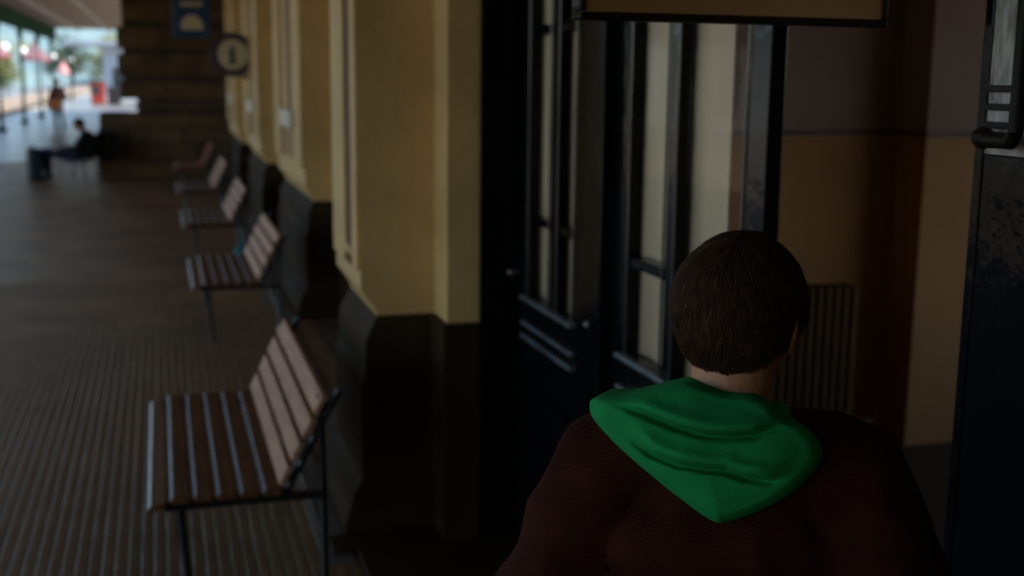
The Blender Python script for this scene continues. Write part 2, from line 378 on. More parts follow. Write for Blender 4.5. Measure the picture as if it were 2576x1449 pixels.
# waiting room
SB(MB().box((1.45, 5.45, 1.68), (3.765, 5.65, 3.7)), 'room_wall', M['room_top'])
SB(MB().box((1.45, 5.45, 0), (3.765, 5.65, 1.655)), 'room_dado', M['room_low'])
SB(MB().box((1.45, 5.435, 1.655), (3.76, 5.65, 1.68)), 'dado_line', M['room_line'])
SB(MB().box((3.765, 5.2, 1.68), (4.25, 5.65, 3.7)), 'room_pier', M['room_top'])
SB(MB().box((3.765, 5.2, 0), (4.25, 5.65, 1.655)), 'room_pier', M['room_low'])
SB(MB().box((3.76, 5.19, 1.655), (4.26, 5.65, 1.68)), 'dado_line', M['room_line'])
SB(MB().box((4.25, 5.5, 0), (8.9, 5.65, 3.7)), 'room_wall', M['room_top'])
SB(MB().box((1.45, -4.2, 3.7), (9.0, 5.65, 3.9)), 'room_ceiling', M['room_ceil'])
SB(MB().box((1.45, -4.2, 0), (9.0, -4.0, 3.7)), 'room_wall', M['room_top'])
SB(MB().box((8.8, -4.0, 0), (9.0, -3.5, 3.7)), 'room_wall', M['room_top'])
SB(MB().box((8.8, -3.5, 3.1), (9.0, 4.5, 3.7)), 'room_wall', M['room_top'])
SB(MB().box((8.8, -3.5, 0), (9.0, 4.5, .8)), 'room_wall', M['room_top'])
SB(MB().box((8.8, 4.5, 0), (9.0, 5.5, 3.7)), 'room_wall', M['room_top'])

# ---------------------------------------------------------------- glazed door screen (X = 1.40)
sx = 1.40
scr = MB(); 
M['ripple'] = mat('rippled_black_paint', (.004, .0045, .006), .09, .2, 3, .6, 12, spec=.08, stretch=(1, 1, .5))
def door(label, ya, yb, panes, za=1.075, rails=(1.383, 2.11), ztp=2.72, hand=None, blind=True, gm='glass', zs=None, blindspan=None):
    d = thing('door', None, None); d.parent = sb
    d['label'] = label
    t0, t1 = sx-.022, sx+.022
    def P(mb, n, m): return mb.build(n, m, d)
    pa, pb = panes[0][0], panes[-1][1]; BW = M['blackwood'] if gm == 'glass' else M['ripple']
    P(MB().box((t0, ya, .0), (t1, pa, ztp), .004), 'stile', BW)
    P(MB().box((t0, pb, .0), (t1, yb, ztp), .004), 'stile', BW)
    P(MB().box((t0+.002, pa, .78), (t1-.002, pb, za), .003), 'rail', BW)
    P(MB().box((t0+.002, pa, .02), (t1-.002, pb, .22), .003), 'rail', BW)
    P(MB().box((t0+.012, pa, .22), (t1-.012, pb, .78)), 'kick_panel', BW)
    P(MB().box((t0+.004, pa+.06, .30), (t0+.011, pb-.06, .70), .003), 'raised_panel', BW)
    P(MB().box((t0+.002, pa, ztp-.10), (t1-.002, pb, ztp), .003), 'rail', BW)
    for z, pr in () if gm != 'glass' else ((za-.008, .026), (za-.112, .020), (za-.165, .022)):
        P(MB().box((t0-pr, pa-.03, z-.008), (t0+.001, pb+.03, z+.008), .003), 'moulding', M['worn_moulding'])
    gd = .003 if gm == 'glass' else .019
    bt = .017 if gm == 'glass' else .006
    for z in rails:
        P(MB().box((t0+(.003 if gm == 'glass' else -.005), pa, z-bt), (t1-.003, pb, z+bt), bt*.3), 'glazing_bar', M['blackwood' if gm == 'glass' else 'signframe'])
    for i in range(len(panes)-1):
        P(MB().box((t0+.001, panes[i][1], za), (t1-.001, panes[i+1][0], ztp-.1), .005), 'glazing_bar', M['blackwood'])
    zz = [za]+list(rails)+[ztp-.1]
    for a, b in panes:
        for k in range(len(zz)-1):
            P(MB().box((sx-gd, a-.004, zz[k]+(bt*.8 if k else 0)), (sx-gd+.006, b+.004, zz[k+1]-(bt*.8 if k < len(zz)-2 else 0))), 'pane', M[gm])
    if gm == 'glass':
        for a, b in panes:
            for yy in (a+.004, b-.004): P(MB().tube([(t0-.002, yy, za), (t0-.002, yy, ztp-.1)], .0045, 8), 'bead', M['moulding'])
    if blind:
        a, b = blindspan or (pa, pb)
        vs = []; fs = []; n = 24
        for i in range(n+1):
            y = a+(b-a)*i/n; o = .006*math.sin(i*1.3)
            vs += [(sx+.033+o, y, .95), (sx+.033+o, y, ztp), (sx+.038+o, y, ztp), (sx+.038+o, y, .95)]
        for i in range(n):
            for k in range(4): fs.append((i*4+k, i*4+(k+1) % 4, i*4+4+(k+1) % 4, i*4+4+k))
        P(MB().add(vs, fs, True), 'blind', M['blind'])
    return d
SB(MB().box((sx-.024, 4.425, 0), (sx+.05, 4.549, 2.748), .006), 'door_frame', M['blackwood'])
SB(MB().box((1.2165, 4.525, 0), (sx-.025, 4.5495, 2.748), .006), 'door_frame', M['blackwood'])
dA = door('far glazed door leaf with the dimmer panes', 3.79, 4.424, [(3.855, 4.045), (4.135, 4.400)], blindspan=(3.98, 4.60))
SB(MB().box((sx-.06, 3.50, 0), (sx+.06, 3.67, 2.748), .008), 'door_post', M['blackwood'])
SB(MB().box((sx-.03, 3.672, 0), (sx+.03, 3.788, 2.748), .006), 'door_frame', M['blackwood'])
dB = door('near glazed door leaf with two tall pale panes', 2.512, 3.49, [(2.612, 3.02), (3.085, 3.362)], rails=(1.37, 2.13), blindspan=(2.805, 3.56))
# near leaf on the other side of the doorway
dC = door('glossy black door leaf at the right edge with rippled glass', .82, 1.766, [(1.00, 1.742)], za=1.807, rails=(1.857, 1.888, 1.919), blind=False, gm='glass_t')
SB(MB().box((sx-.05, .2, 0), (sx+.05, .818, 2.748), .006), 'door_frame', M['blackwood'])
hd = MB().tube([(sx-.075, 1.60, 1.85), (sx-.075, 1.60, 2.5)], .0125, 14); hd.tube([(sx-.075, 1.60, 1.85), (sx-.07, 1.615, 1.835), (sx-.05, 1.695, 1.834)], [.0125, .0135, .015], 14)
hd.tube([(sx-.075, 1.60, 2.5), (sx-.022, 1.605, 2.52)], .0125, 14)
hh = hd.build('handle', M['signframe'], dC)
MB().sph((sx-.05, 1.708, 1.836), (.018, .024, .019), 20, 14).build('handle_knob', M['signframe'], dC)
for (yy, zz, dd) in ((4.46, 1.16, None), (3.56, 1.13, None)):
    MB().sph((sx-.075, yy, zz), .014, 12, 8).tube([(sx-.075, yy, zz), (sx-.04, yy, zz)], .008, 8).build('door_knob', M['rail'], sb)

# ---------------------------------------------------------------- canopy
cn = thing('platform_canopy', 'long boarded canopy with a green fascia over the platform', 'canopy', (0, 0, 0))
CE = 66
x = -5.0; i = 0
while x < 1.35:
    MB().box((x+.006, -50, 4.22+.001*(i % 2)), (min(x+.46, 1.39)-.006, CE, 4.27), .006).build('ceiling_board', M['canopy'], cn); x += .46; i += 1
for x in (-3.9, -2.4, -.9, .6):
    MB().box((x-.06, -50, 4.11), (x+.06, CE-.05, 4.216), .006).build('purlin', M['beam'], cn)
MB().box((-5.25, -50, 3.64), (-5.01, CE, 4.36), .01).build('fascia', M['green'], cn)
MB().box((-5.4, -50, 4.365), (1.4, CE, 4.44)).build('roof_sheet', M['roof'], cn)
col = thing('canopy_column', 'green iron canopy column nearest the left edge of the photo', 'column', (-5.13, 36, 0), 0, 'green canopy columns')
MB().tube([(0, 0, 0), (0, 0, .12)], .16, 16).build('base', M['green'], col)
MB().tube([(0, 0, .12), (0, 0, .2), (0, 0, .9), (0, 0, .95), (0, 0, 3.2)], [.10, .065, .06, .05, .045], 14).build('shaft', M['green'], col)
MB().tube([(0, 0, 3.2), (0, 0, 3.35), (0, 0, 3.62)], [.06, .10, .12], 14).build('capital', M['green'], col)
for s in (-1, 1):
    MB().tube([(0, 0, 2.9), (0, s*.25, 3.25), (0, s*.62, 3.6)], .03, 8).build('bracket', M['green'], col)
for y, lb in ((43, 'green iron canopy column at the far left of the photo'), (50, 'green iron canopy column left of the standing traveller'), (57, 'green iron canopy column just beside the standing traveller'), (64, 'farthest green iron column under the canopy end')):
    c = copy_tree(col); c.location = (-5.13, y, 0); c['label'] = lb

# ---------------------------------------------------------------- benches
def make_bench(label, slatm):
    t = thing('bench', label, 'bench', (0, 0, 0), 0, 'slatted benches along the station wall')
    L, D, S = 1.45, .46, .43
    # seat: six slats, front one tipped down
    for i in range(6):
        x0 = .082*i
        mb = MB().box((-.0365, 0, -.014), (.0365, L, .014), .0105)
        ang = math.radians(-13) if i == 0 else math.radians(0)
        z = S-.011-(.018 if i == 0 else 0)
        mb.v = [((v[0]*math.cos(ang)-(v[2])*math.sin(ang))*1+x0+.036, v[1], v[0]*-math.sin(ang)*1+v[2]*math.cos(ang)+z) for v in mb.v]
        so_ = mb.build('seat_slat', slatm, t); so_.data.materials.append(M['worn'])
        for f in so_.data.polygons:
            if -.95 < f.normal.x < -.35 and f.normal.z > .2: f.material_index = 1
    # back: four slats leaning
    dirv = Vector((.17, 0, .34)).normalized()
    for i in range(4):
        s = .065+.098*i; p = Vector((.475, 0, S-.01))+dirv*s
        mb = MB().box((-.011, 0, -.038), (.011, L, .038), .005)
        a = math.atan2(dirv.x, dirv.z)
        mb.v = [(p.x+v[0]*math.cos(a)+v[2]*math.sin(a)-.012, v[1], p.z-v[0]*math.sin(a)+v[2]*math.cos(a)) for v in mb.v]
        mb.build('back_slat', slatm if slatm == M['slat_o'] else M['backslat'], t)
    for y in (.045, L-.045):
        MB().box((.06, y-.018, S-.058), (.64, y+.018, S-.028), .003).build('side_rail', M['iron'], t)
        MB().tube([(.115, y, S-.05), (.135, y, .02), (.135, y, 0)], [.016, .016, .022], 10).build('leg', M['iron'], t)
        MB().tube([(.60+.03, y, S+.34), (.635, y, .02), (.635, y, 0)], [.015, .016, .022], 10).build('leg', M['iron'], t)
        p0 = Vector((.485, y, S-.05)); p1 = p0+dirv*.45+Vector((.012, 0, 0))
        MB().tube([p0, p1], .014, 8).build('back_support', M['iron'], t)
        MB().tube([p0+dirv*.36+Vector((.02, 0, 0)), (.63, y, S+.33)], .010, 8).build('back_strut', M['iron'], t)
    MB().tube([(.635, .045, .2), (.635, L-.045, .2)], .010, 8).build('stretcher', M['iron'], t)
    return t
b0 = make_bench('nearest wood slatted bench, at the lower left of the photo', M['slat']); b0.location = (-.105, 4.18, 0)
for x, y, lb in ((.165, 8.70, 'second slatted bench from the camera, its four back slats fully in view'), (.17, 12.38, 'third slatted bench from the camera, partly behind the second'), (.17, 16.08, 'fourth slatted bench, the small dark one behind the third')):
    c = copy_tree(b0); c.location = (x, y, 0); c['label'] = lb
c = make_bench('farthest slatted bench against the wing, with a reddish orange back', M['slat_o']); c.location = (.17, 20.2, 0)
tb = thing('cloth_bag', 'small pale teal bag on the floor behind the third slatted bench from the camera', 'bag', (.72, 11.9, 0))
MB().sph((0, 0, .13), (.09, .12, .13), 14, 10).build('body', M['cap'], tb)
MB().tube([(0, -.06, .22), (0, -.04, .34), (0, .04, .34), (0, .06, .22)], .008, 6).build('strap', M['cap'], tb)

# ---------------------------------------------------------------- signs
s = thing('hanging_sign', 'tan sign board in a black frame hanging over the doorway', 'sign', (0, 2.0, 0))
MB().box((.722, -.02, 2.045), (1.314, .02, 2.30)).build('board', M['signwood'], s)
MB().box((.708, -.028, 2.031), (1.328, .028, 2.044), .006).build('frame', M['signframe'], s)
MB().box((.708, -.028, 2.30), (1.328, .028, 2.33), .012).build('frame', M['signframe'], s)
MB().box((.708, -.026, 2.045), (.721, .026, 2.299), .008).build('frame', M['signframe'], s)
MB().box((1.315, -.026, 2.045), (1.328, .026, 2.299), .008).build('frame', M['signframe'], s)
for x in (.85, 1.2): MB().tube([(x, 0, 2.33), (x, 0, 2.75), (x, 0, 4.22)], .006, 6).build('hanger', M['signframe'], s)
s = thing('information_sign', 'round information sign with a dark letter i projecting from the cream wall', 'sign', (.87, 15.0, 2.18))
def ydisc(r0, r1, y0, y1, n=40):
    vs = []; fs = []
    for i in range(n):
        a = 2*math.pi*i/n
        for r, y in ((r0, y0), (r1, y0), (r1, y1), (r0, y1)): vs.append((r*math.cos(a), y, r*math.sin(a)))
    for i in range(n):
        for k in range(4): fs.append((i*4+k, i*4+(k+1) % 4, ((i+1) % n)*4+(k+1) % 4, ((i+1) % n)*4+k))
    return MB().add(vs, fs)
ydisc(.182, .268, -.03, .03).build('rim', M['signblue'], s)
ydisc(.0, .181, -.022, .022).build('face', M['signwhite'], s)
li = MB().box((-.028, -.032, -.085), (.028, -.0225, .045)); li.box((-.052, -.0315, .012), (-.0281, -.0225, .045)); li.box((-.060, -.0315, -.113), (.060, -.0225, -.0851))
li.add([(.028*math.cos(2*math.pi*i/16), -.032, .083+.028*math.sin(2*math.pi*i/16)) for i in range(16)]+[(.028*math.cos(2*math.pi*i/16), -.0225, .083+.028*math.sin(2*math.pi*i/16)) for i in range(16)], [tuple(range(16)), tuple(range(16, 32))]+[(i, (i+1) % 16, 16+(i+1) % 16, 16+i) for i in range(16)])
li.build('letter', M['signblue'], s)
MB().box((.20, -.012, .12), (.32, .012, .20), .004).build('bracket', M['signblue'], s)
MB().tube([(.1, 0, -.24), (.30, 0, -.34)], .02, 8).build('bracket', M['signblue'], s)
s = thing('blue_sign', 'square blue sign with a pale emblem beside the dark stone wing', 'sign', (.54, 20.0, 2.52))
MB().box((-.29, -.02, 0), (.29, .02, .62), .01).build('plate', M['blue'], s)
em = MB().prism([(-.17, .13), (.17, .13), (.17, .23), (.10, .33), (.0, .37), (-.10, .33), (-.17, .23)], 'y', -.028, -.021); em.build('emblem', M['signwhite'], s)
MB().box((-.17, -.027, .50), (.17, -.021, .56)).build('emblem', M['signwhite'], s)
MB().tube([(.29, 0, .5), (.60, 0, .5)], .015, 8).build('bracket', M['signframe'], s)

# ---------------------------------------------------------------- radiator in the room
t = thing('radiator', 'brown column radiator under the dado in the dark room', 'radiator', (2.45, 5.22, 0))
for i in range(19):
    o = MB().box((.05*i+.006, -.07, .24), (.05*i+.040, .07, .90), .012).build('column', M['radiator'], t)
MB().tube([(-.02, 0, .86), (.98, 0, .86)], .022, 10).build('pipe', M['radiator'], t)
MB().tube([(-.02, 0, .29), (.98, 0, .29)], .022, 10).build('pipe', M['radiator'], t)
MB().box((.35, -.16, .185), (1.02, -.10, .215), .004).build('foot_rail', M['radiator'], t)
for x in (.05, .90): MB().box((x, -.05, 0), (x+.035, .05, .25), .006).build('leg', M['radiator'], t)

# ================================================================ PEOPLE
UN = []
for j in range(13):
    for i in range(20):
        a = 2*math.pi*i/20; b = math.pi*j/12
        UN.append(Vector((math.sin(b)*math.cos(a), math.sin(b)*math.sin(a), math.cos(b))))
UF = [(j*20+i, (j+1)*20+i, (j+1)*20+(i+1) % 20, j*20+(i+1) % 20) for j in range(12) for i in range(20)]
def cap(mb, p0, p1, r0, r1):
    p0, p1 = Vector(p0), Vector(p1); ax = (p1-p0).normalized() if (p1-p0).length > 1e-6 else Vector((0, 0, 1)); q = ax.to_track_quat('Z', 'Y')
    vs = []
    for u in UN:
        vs.append((p1+(q@u)*r1) if u.z > 1e-6 else (p0+(q@u)*r0))
    mb.add(vs, UF)
def ell(mb, c, r, R=None):
    c = Vector(c); vs = []
    for u in UN:
        v = Vector((u.x*r[0], u.y*r[1], u.z*r[2])); vs.append(c+((R@v) if R else v))
    mb.add(vs, UF)
def fuse(name, mb, voxel, smooth, m, parent, disp=None):
    me = mb.mesh(name); o = bpy.data.objects.new(name+'_source', me); C.objects.link(o)
    md = o.modifiers.new('r', 'REMESH'); md.mode = 'VOXEL'; md.voxel_size = voxel; md.use_smooth_shade = True
    s_ = o.modifiers.new('s', 'SMOOTH'); s_.factor = .5; s_.iterations = smooth
    dg = bpy.context.evaluated_depsgraph_get(); dg.update()
    out = bpy.data.meshes.new_from_object(o.evaluated_get(dg)); bpy.data.objects.remove(o); bpy.data.meshes.remove(me)
    out.name = name; out.materials.clear(); out.materials.append(m)
    if disp:
        ns = [v.normal.copy() for v in out.vertices]
        for v, nn in zip(out.vertices, ns): v.co += nn*disp(v.co)
    out.polygons.foreach_set('use_smooth', [True]*len(out.polygons)); out.update()
    return link(name, out, parent)
def hand(mb, wrist, dirv, side, k=1.0, fwd=Vector((0, 1, 0))):
    d = Vector(dirv).normalized(); f = (fwd-d*fwd.dot(d)).normalized(); pn = d.cross(f)*side
    w = Vector(wrist); kn = w+d*.085*k
    for q in (-1.5, -.5, .5, 1.5): cap(mb, w+f*q*.012*k, kn+f*q*.019*k, .014*k, .011*k)
    for q, ln in ((1.5, .068), (.5, .078), (-.5, .072), (-1.5, .055)):
        a = kn+f*q*.020*k; b = a+(d*.8-pn*.25+f*q*.03).normalized()*ln*.5*k; c = b+(d*.65-pn*.6).normalized()*ln*.5*k
        cap(mb, a, b, .0092*k, .0085*k); cap(mb, b, c, .0085*k, .0072*k)
    a = w+d*.02*k+f*.022*k; b = a+(f*.7+d*.6-pn*.2).normalized()*.04*k; c = b+(d*.9+f*.15-pn*.3).normalized()*.03*k
    cap(mb, a, b, .013*k, .010*k); cap(mb, b, c, .010*k, .0085*k)

# ---- the person in the foreground, seen from behind
psi = .478
pr = thing('person', 'short haired person in green hood and maroon knit cardigan, seen from behind', 'person', (math.sin(psi)*1.66, math.cos(psi)*1.66, 0), -psi)
HC = Vector((.012, .0, 1.612))
HR = Matrix.Rotation(math.radians(-24), 3, 'Z') @ Matrix.Rotation(math.radians(-9), 3, 'X')
hp = lambda x, y, z: HC+HR@Vector((x, y, z))
b = MB()
ell(b, HC, (.078, .098, .097), HR); ell(b, hp(0, .035, -.045), (.062, .058, .075), HR); ell(b, hp(0, .070, -.095), (.026, .022, .018), HR)
ell(b, hp(0, .085, .015), (.055, .02, .02), HR)
cap(b, hp(0, .094, .005), hp(0, .118, -.030), .007, .012); ell(b, hp(.011, .108, -.036), (.008, .009, .007), HR); ell(b, hp(-.011, .108, -.036), (.008, .009, .007), HR)
ell(b, hp(0, .095, -.060), (.024, .010, .006), HR); ell(b, hp(0, .094, -.069), (.021, .010, .007), HR)
for s_ in (-1, 1):
    ell(b, hp(s_*.082, -.004, -.018), (.009, .019, .032), HR@Matrix.Rotation(s_*.35, 3, 'Z')); ell(b, hp(s_*.079, .002, -.046), (.007, .011, .012), HR)
    ell(b, hp(s_*.045, .070, -.03), (.026, .026, .025), HR)
cap(b, (0.002, -.022, 1.42), (.008, -.010, 1.56), .062, .057)
ell(b, (0, -.01, 1.40), (.15, .075, .06))
for z, w_, d_ in ((1.30, .165, .10), (1.20, .155, .10), (1.10, .14, .095), (1.0, .145, .10), (.92, .16, .11)): ell(b, (0, 0, z), (w_, d_, .09))
for s_ in (-1, 1):
    sh = Vector((s_*.165, -.01, 1.37)); el = Vector((s_*.275, -.02, 1.12)); wr = Vector((s_*.27, .13, .92))
    cap(b, sh, el, .05, .04); cap(b, el, wr, .040, .027); hand(b, wr, (wr-el).normalized()+Vector((0, 0, -.5)), -s_)
    cap(b, (s_*.09, 0, .90), (s_*.10, .02, .48), .085, .055); cap(b, (s_*.10, .02, .48), (s_*.10, -.01, .09), .052, .038); cap(b, (s_*.10, -.03, .05), (s_*.11, .15, .035), .04, .032)
fuse('body', b, .0045, 6, M['skin'], pr)
for s_ in (-1, 1):
    e = MB().sph((0, 0, 0), .0125, 16, 12); e.v = [tuple(hp(s_*.032+v[0], .083+v[1], -.004+v[2])) for v in e.v]; eo = e.build('eye', M['eye'], pr)
    e = MB().sph((0, 0, 0), (.006, .003, .006), 12, 8); e.v = [tuple(hp(s_*.032+v[0], .0945+v[1], -.004+v[2])) for v in e.v]; e.build('iris', M['iris'], eo)
    e = MB(); ell(e, hp(s_*.032, .101, .018), (.018, .004, .004), HR); e.build('eyebrow', M['hair'], pr)
b = MB(); ell(b, hp(0, .102, -.0605), (.020, .005, .0045), HR); ell(b, hp(0, .101, -.068), (.018, .005, .005), HR); b.build('mouth', M['lip'], pr)
# hair: a cap under thousands of locks
def elmin(az):
    jit = 3.4*noise.noise(Vector((az*.09, 5.1, 0)))+2.4*noise.noise(Vector((az*.3, 2.1, 0)))
    a = abs((az+180) % 360-180)      # 0 front, 180 back
    pts = [(0, 30), (45, 20), (65, 5), (85, -14), (100, -30), (120, -45), (145, -53), (180, -56)]
    for (a0, e0), (a1, e1) in zip(pts, pts[1:]):
        if a <= a1: t = (a-a0)/(a1-a0); return e0+(e1-e0)*t+jit
    return -56+jit
def hsurf(az, el, off):
    a, e = math.radians(az), math.radians(el)
    d = Vector((math.sin(a)*math.cos(e), math.cos(a)*math.cos(e), math.sin(e)))
    p = Vector((d.x*(.078+off), d.y*(.098+off), d.z*(.097+off*.8)))
    if d.y < 0 and d.z < 0: p.y *= 1-.10*min(1, -d.z)
    return p
b = MB(); vs = []; fs = []; NA, NE = 96, 34
for j in range(NE+1):
    for i in range(NA):
        az = 360*i/NA; e0 = elmin(az)+2.5*math.sin(i*1.9)+1.5*math.sin(i*.7); t = j/NE; el = e0+(89.5-e0)*t
        off = .0125*min(1, .25+t*5)+.003*noise.noise(Vector((az*.05, el*.03, 0)))
        vs.append(HC+HR@hsurf(az, el, off))
for j in range(NE):
    for i in range(NA): fs.append((j*NA+i, j*NA+(i+1) % NA, (j+1)*NA+(i+1) % NA, (j+1)*NA+i))
k0 = len(vs)
for i in range(NA):
    az = 360*i/NA; vs.append(HC+HR@hsurf(az, elmin(az)+6, -.004))
for i in range(NA): fs.append((i, k0+i, k0+(i+1) % NA, (i+1) % NA))
fs.append(tuple(range(NE*NA, NE*NA+NA)))
b.add(vs, fs, True); hair = b.build('hair', M['hair'], pr)
wh = Vector((.15, -.55, .82)).normalized(); wq = wh.to_track_quat('Z', 'Y')
def locks(n, seed, m, lift):
    rr = random.Random(seed); mb = MB()
    for _ in range(n):
        th = math.degrees(math.acos(1-rr.random()*1.75)); ph = rr.uniform(0, 2*math.pi); ln = rr.uniform(14, 38); tw = rr.uniform(-.22, .30)
        wd = rr.uniform(.0004, .0011); lf = rr.uniform(.2, 1)*lift; N = 6; pts = []; ok = True; ext = 6 if rr.random() < .25 else 0
        clump = noise.noise(Vector((ph*2.2, th*.05, seed)))*.42
        for k in range(N+1):
            t = k/N; tt = math.radians(th+ln*t); pp = ph+(tw+clump)*t/max(.35, math.sin(max(.2, tt)))
            d = wq@Vector((math.sin(tt)*math.cos(pp), math.sin(tt)*math.sin(pp), math.cos(tt)))
            el = math.degrees(math.asin(max(-1, min(1, d.z)))); az = math.degrees(math.atan2(d.x, d.y))
            if el < elmin(az)-ext-(4.5 if k == N else 1.5)+3*noise.noise(Vector((az*.13, 1.7, seed))): ok = False; break
            off = .0132+lf*math.sin(t*math.pi*.62)+.003*noise.noise(Vector((az*.05, el*.03, 0)))
            pts.append((HC+HR@hsurf(az, el, off), d))
        if len(pts) < 4: continue
        vs = []; N = len(pts)-1
        for k, (p, d) in enumerate(pts):
            q0 = pts[max(0, k-1)][0]; q1 = pts[min(N, k+1)][0]; s2 = (q1-q0).cross(HR@d).normalized(); w2 = wd*(1-(k/N)**2*.85)
            vs += [p-s2*w2, p+(HR@d)*w2*.7, p+s2*w2]
        fs2 = []
        for k in range(N): fs2 += [(k*3, k*3+1, k*3+4, k*3+3), (k*3+1, k*3+2, k*3+5, k*3+4)]
        mb.add(vs, fs2, True)
    me = bpy.data.meshes.new('locks'); me.from_pydata(mb.v, [], mb.f); me.polygons.foreach_set('use_smooth', mb.sm); me.materials.append(m)
    return kind(link('hair_locks', me, hair), 'stuff')
locks(9500, 1, M['hair'], .0028); locks(3500, 2, M['hair2'], .0034); locks(500, 3, M['hair'], .007)
# cardigan
def cdisp(p):
    a = noise.noise(Vector((p.x*5, p.y*5, p.z*3.2)))*.014+(.5-abs(noise.noise(Vector((p.x*9+p.z*5, p.y*9, p.z*4-p.x*4)))))*.020
    return a
b = MB()
for z, w_, d_, h in ((1.36, .185, .105, .085), (1.28, .205, .128, .10), (1.18, .205, .135, .10), (1.08, .20, .132, .10), (.98, .205, .13, .10), (.90, .21, .13, .09), (.84, .215, .13, .07)): ell(b, (0, 0, z), (w_, d_, h))
cap(b, (-.14, -.015, 1.385), (.14, -.015, 1.385), .075, .075)
cap(b, (0, -.005, 1.38), (0, .005, 1.425), .10, .070)
for s_ in (-1, 1):
    cap(b, (s_*.165, -.01, 1.365), (s_*.272, -.02, 1.14), .083, .072); cap(b, (s_*.272, -.02, 1.14), (s_*.27, .12, .94), .070, .048)
cd = fuse('cardigan', b, .006, 10, M['knit'], pr, cdisp)
# hood: draped pouch with two folds, traced from the neck to the tip
OUT = [(-.182,1.490),(-.176,1.503),(-.141,1.508),(-.109,1.517),(-.058,1.532),(-.025,1.528),(.001,1.522),(.037,1.520),(.060,1.508),(.079,1.491),(.105,1.480),(.122,1.463),(.127,1.446),(.120,1.424),(.092,1.390),(.046,1.358),(.008,1.342),(-.013,1.342),(-.062,1.374),(-.117,1.416),(-.150,1.445),(-.176,1.473)]
CR = [[(-.150,1.500),(-.106,1.488),(-.064,1.473),(-.027,1.465),(.003,1.464),(.039,1.469),(.068,1.482),(.085,1.492)], [(-.140,1.462),(-.094,1.432),(-.062,1.421),(-.02,1.417),(.004,1.417),(.031,1.409),(.062,1.407),(.092,1.416)]]
def catmull(P, n):
    o = []
    for i in range(len(P)):
        p0, p1, p2, p3 = [Vector(P[(i+k) % len(P)]) for k in (-1, 0, 1, 2)]
        for k in range(n):
            t = k/n; o.append(.5*((2*p1)+(-p0+p2)*t+(2*p0-5*p1+4*p2-p3)*t*t+(-p0+3*p1-3*p2+p3)*t**3))
    return o
oc = catmull(OUT, 9); cen = Vector((-.022, 1.438)); NR = 54
def backy(x, z):     # where the cardigan's back lies behind the hood, local y
    t = max(0, min(1, (1.53-z)/.19)); return -.075-.055*t+1.6*max(0, abs(x)-.05)**2
def crease(x, z):
    d = 0
    for ci, P in enumerate(CR):
        best = None
        for (a0, b0), (a1, b1) in zip(P, P[1:]):
            dx, dz = a1-a0, b1-b0; L2 = dx*dx+dz*dz; t = max(0, min(1, ((x-a0)*dx+(z-b0)*dz)/L2)); qx, qz = a0+dx*t, b0+dz*t
            dd = math.hypot(x-qx, z-qz); sg = 1 if (z-qz) > 0 else -1
            if best is None or dd < best[0]: best = (dd, sg*dd, t)
        s1 = best[1]; sp_ = (x-P[0][0])/(P[-1][0]-P[0][0]); wf = max(0, min(1, sp_/.22, (1-sp_)/.22)); wf = wf*wf*(3-2*wf)
        d += wf*(.011*math.exp(-((s1-.010)/.011)**2)-.019*math.exp(-((s1+.0045)/.0050)**2))
    return d
b = MB(); vs = []; fs = []; NO = len(oc)
for j in range(NR+1):
    r = j/NR
    for p in oc:
        q = cen+(p-cen)*r; edge = max(0, 1-r**3.2)
        bul = .050*edge**.55+.004*noise.noise(Vector((q.x*14, q.y*14, 3)))
        # rolled rim at the lower edge
        bul += .004*math.exp(-((r-.9)/.07)**2)+.004*noise.noise(Vector((q.x*9, q.y*30, 8)))
        y = backy(q.x, q.y)-bul-crease(q.x, q.y)*min(1, (1-r)*7)
        kk = (y+.13)/1.53
        vs.append((q.x*(1+kk), y, q.y-(1.9277-q.y)*kk))
for j in range(NR):
    for i in range(NO): fs.append((j*NO+i, j*NO+(i+1) % NO, (j+1)*NO+(i+1) % NO, (j+1)*NO+i))
k0 = len(vs)
for p in oc:
    q = cen+(p-cen)*.93; vs.append((q.x, backy(q.x, q.y)+.05, q.y-(1.9277-q.y)*.03))
for i in range(NO): fs.append((NR*NO+i, NR*NO+(i+1) % NO, k0+(i+1) % NO, k0+i))
fs.append(tuple(range(k0, k0+NO)))
b.add(vs, fs, True); hood = b.build('hood', M['hood'], pr)
b = MB(); pts = []
for i in range(40):
    a = 2*math.pi*i/40; pts.append((.001+.073*math.sin(a), .0-.078*math.cos(a), 1.468-.030*(1-math.cos(a))/2))
for i in range(40): cap(b, pts[i], pts[(i+1) % 40], .024, .024)
fuse('hood_collar', b, .005, 6, M['hood'], pr)
b = MB()
for s_ in (-1, 1):
    cap(b, (s_*.09, 0, .92), (s_*.10, .02, .48), .105, .075); cap(b, (s_*.10, .02, .48), (s_*.10, -.01, .10), .072, .062)
ell(b, (0, 0, .90), (.185, .12, .10)); fuse('trousers', b, .01, 6, M['denim'], pr, lambda p: noise.noise(p*9)*.006)
for s_ in (-1, 1):
    b = MB(); cap(b, (s_*.10, -.04, .055), (s_*.115, .17, .045), .052, .044); b.v = [(v[0], v[1], max(v[2], .004)) for v in b.v]; b.build('shoe', M['shoe'], pr)

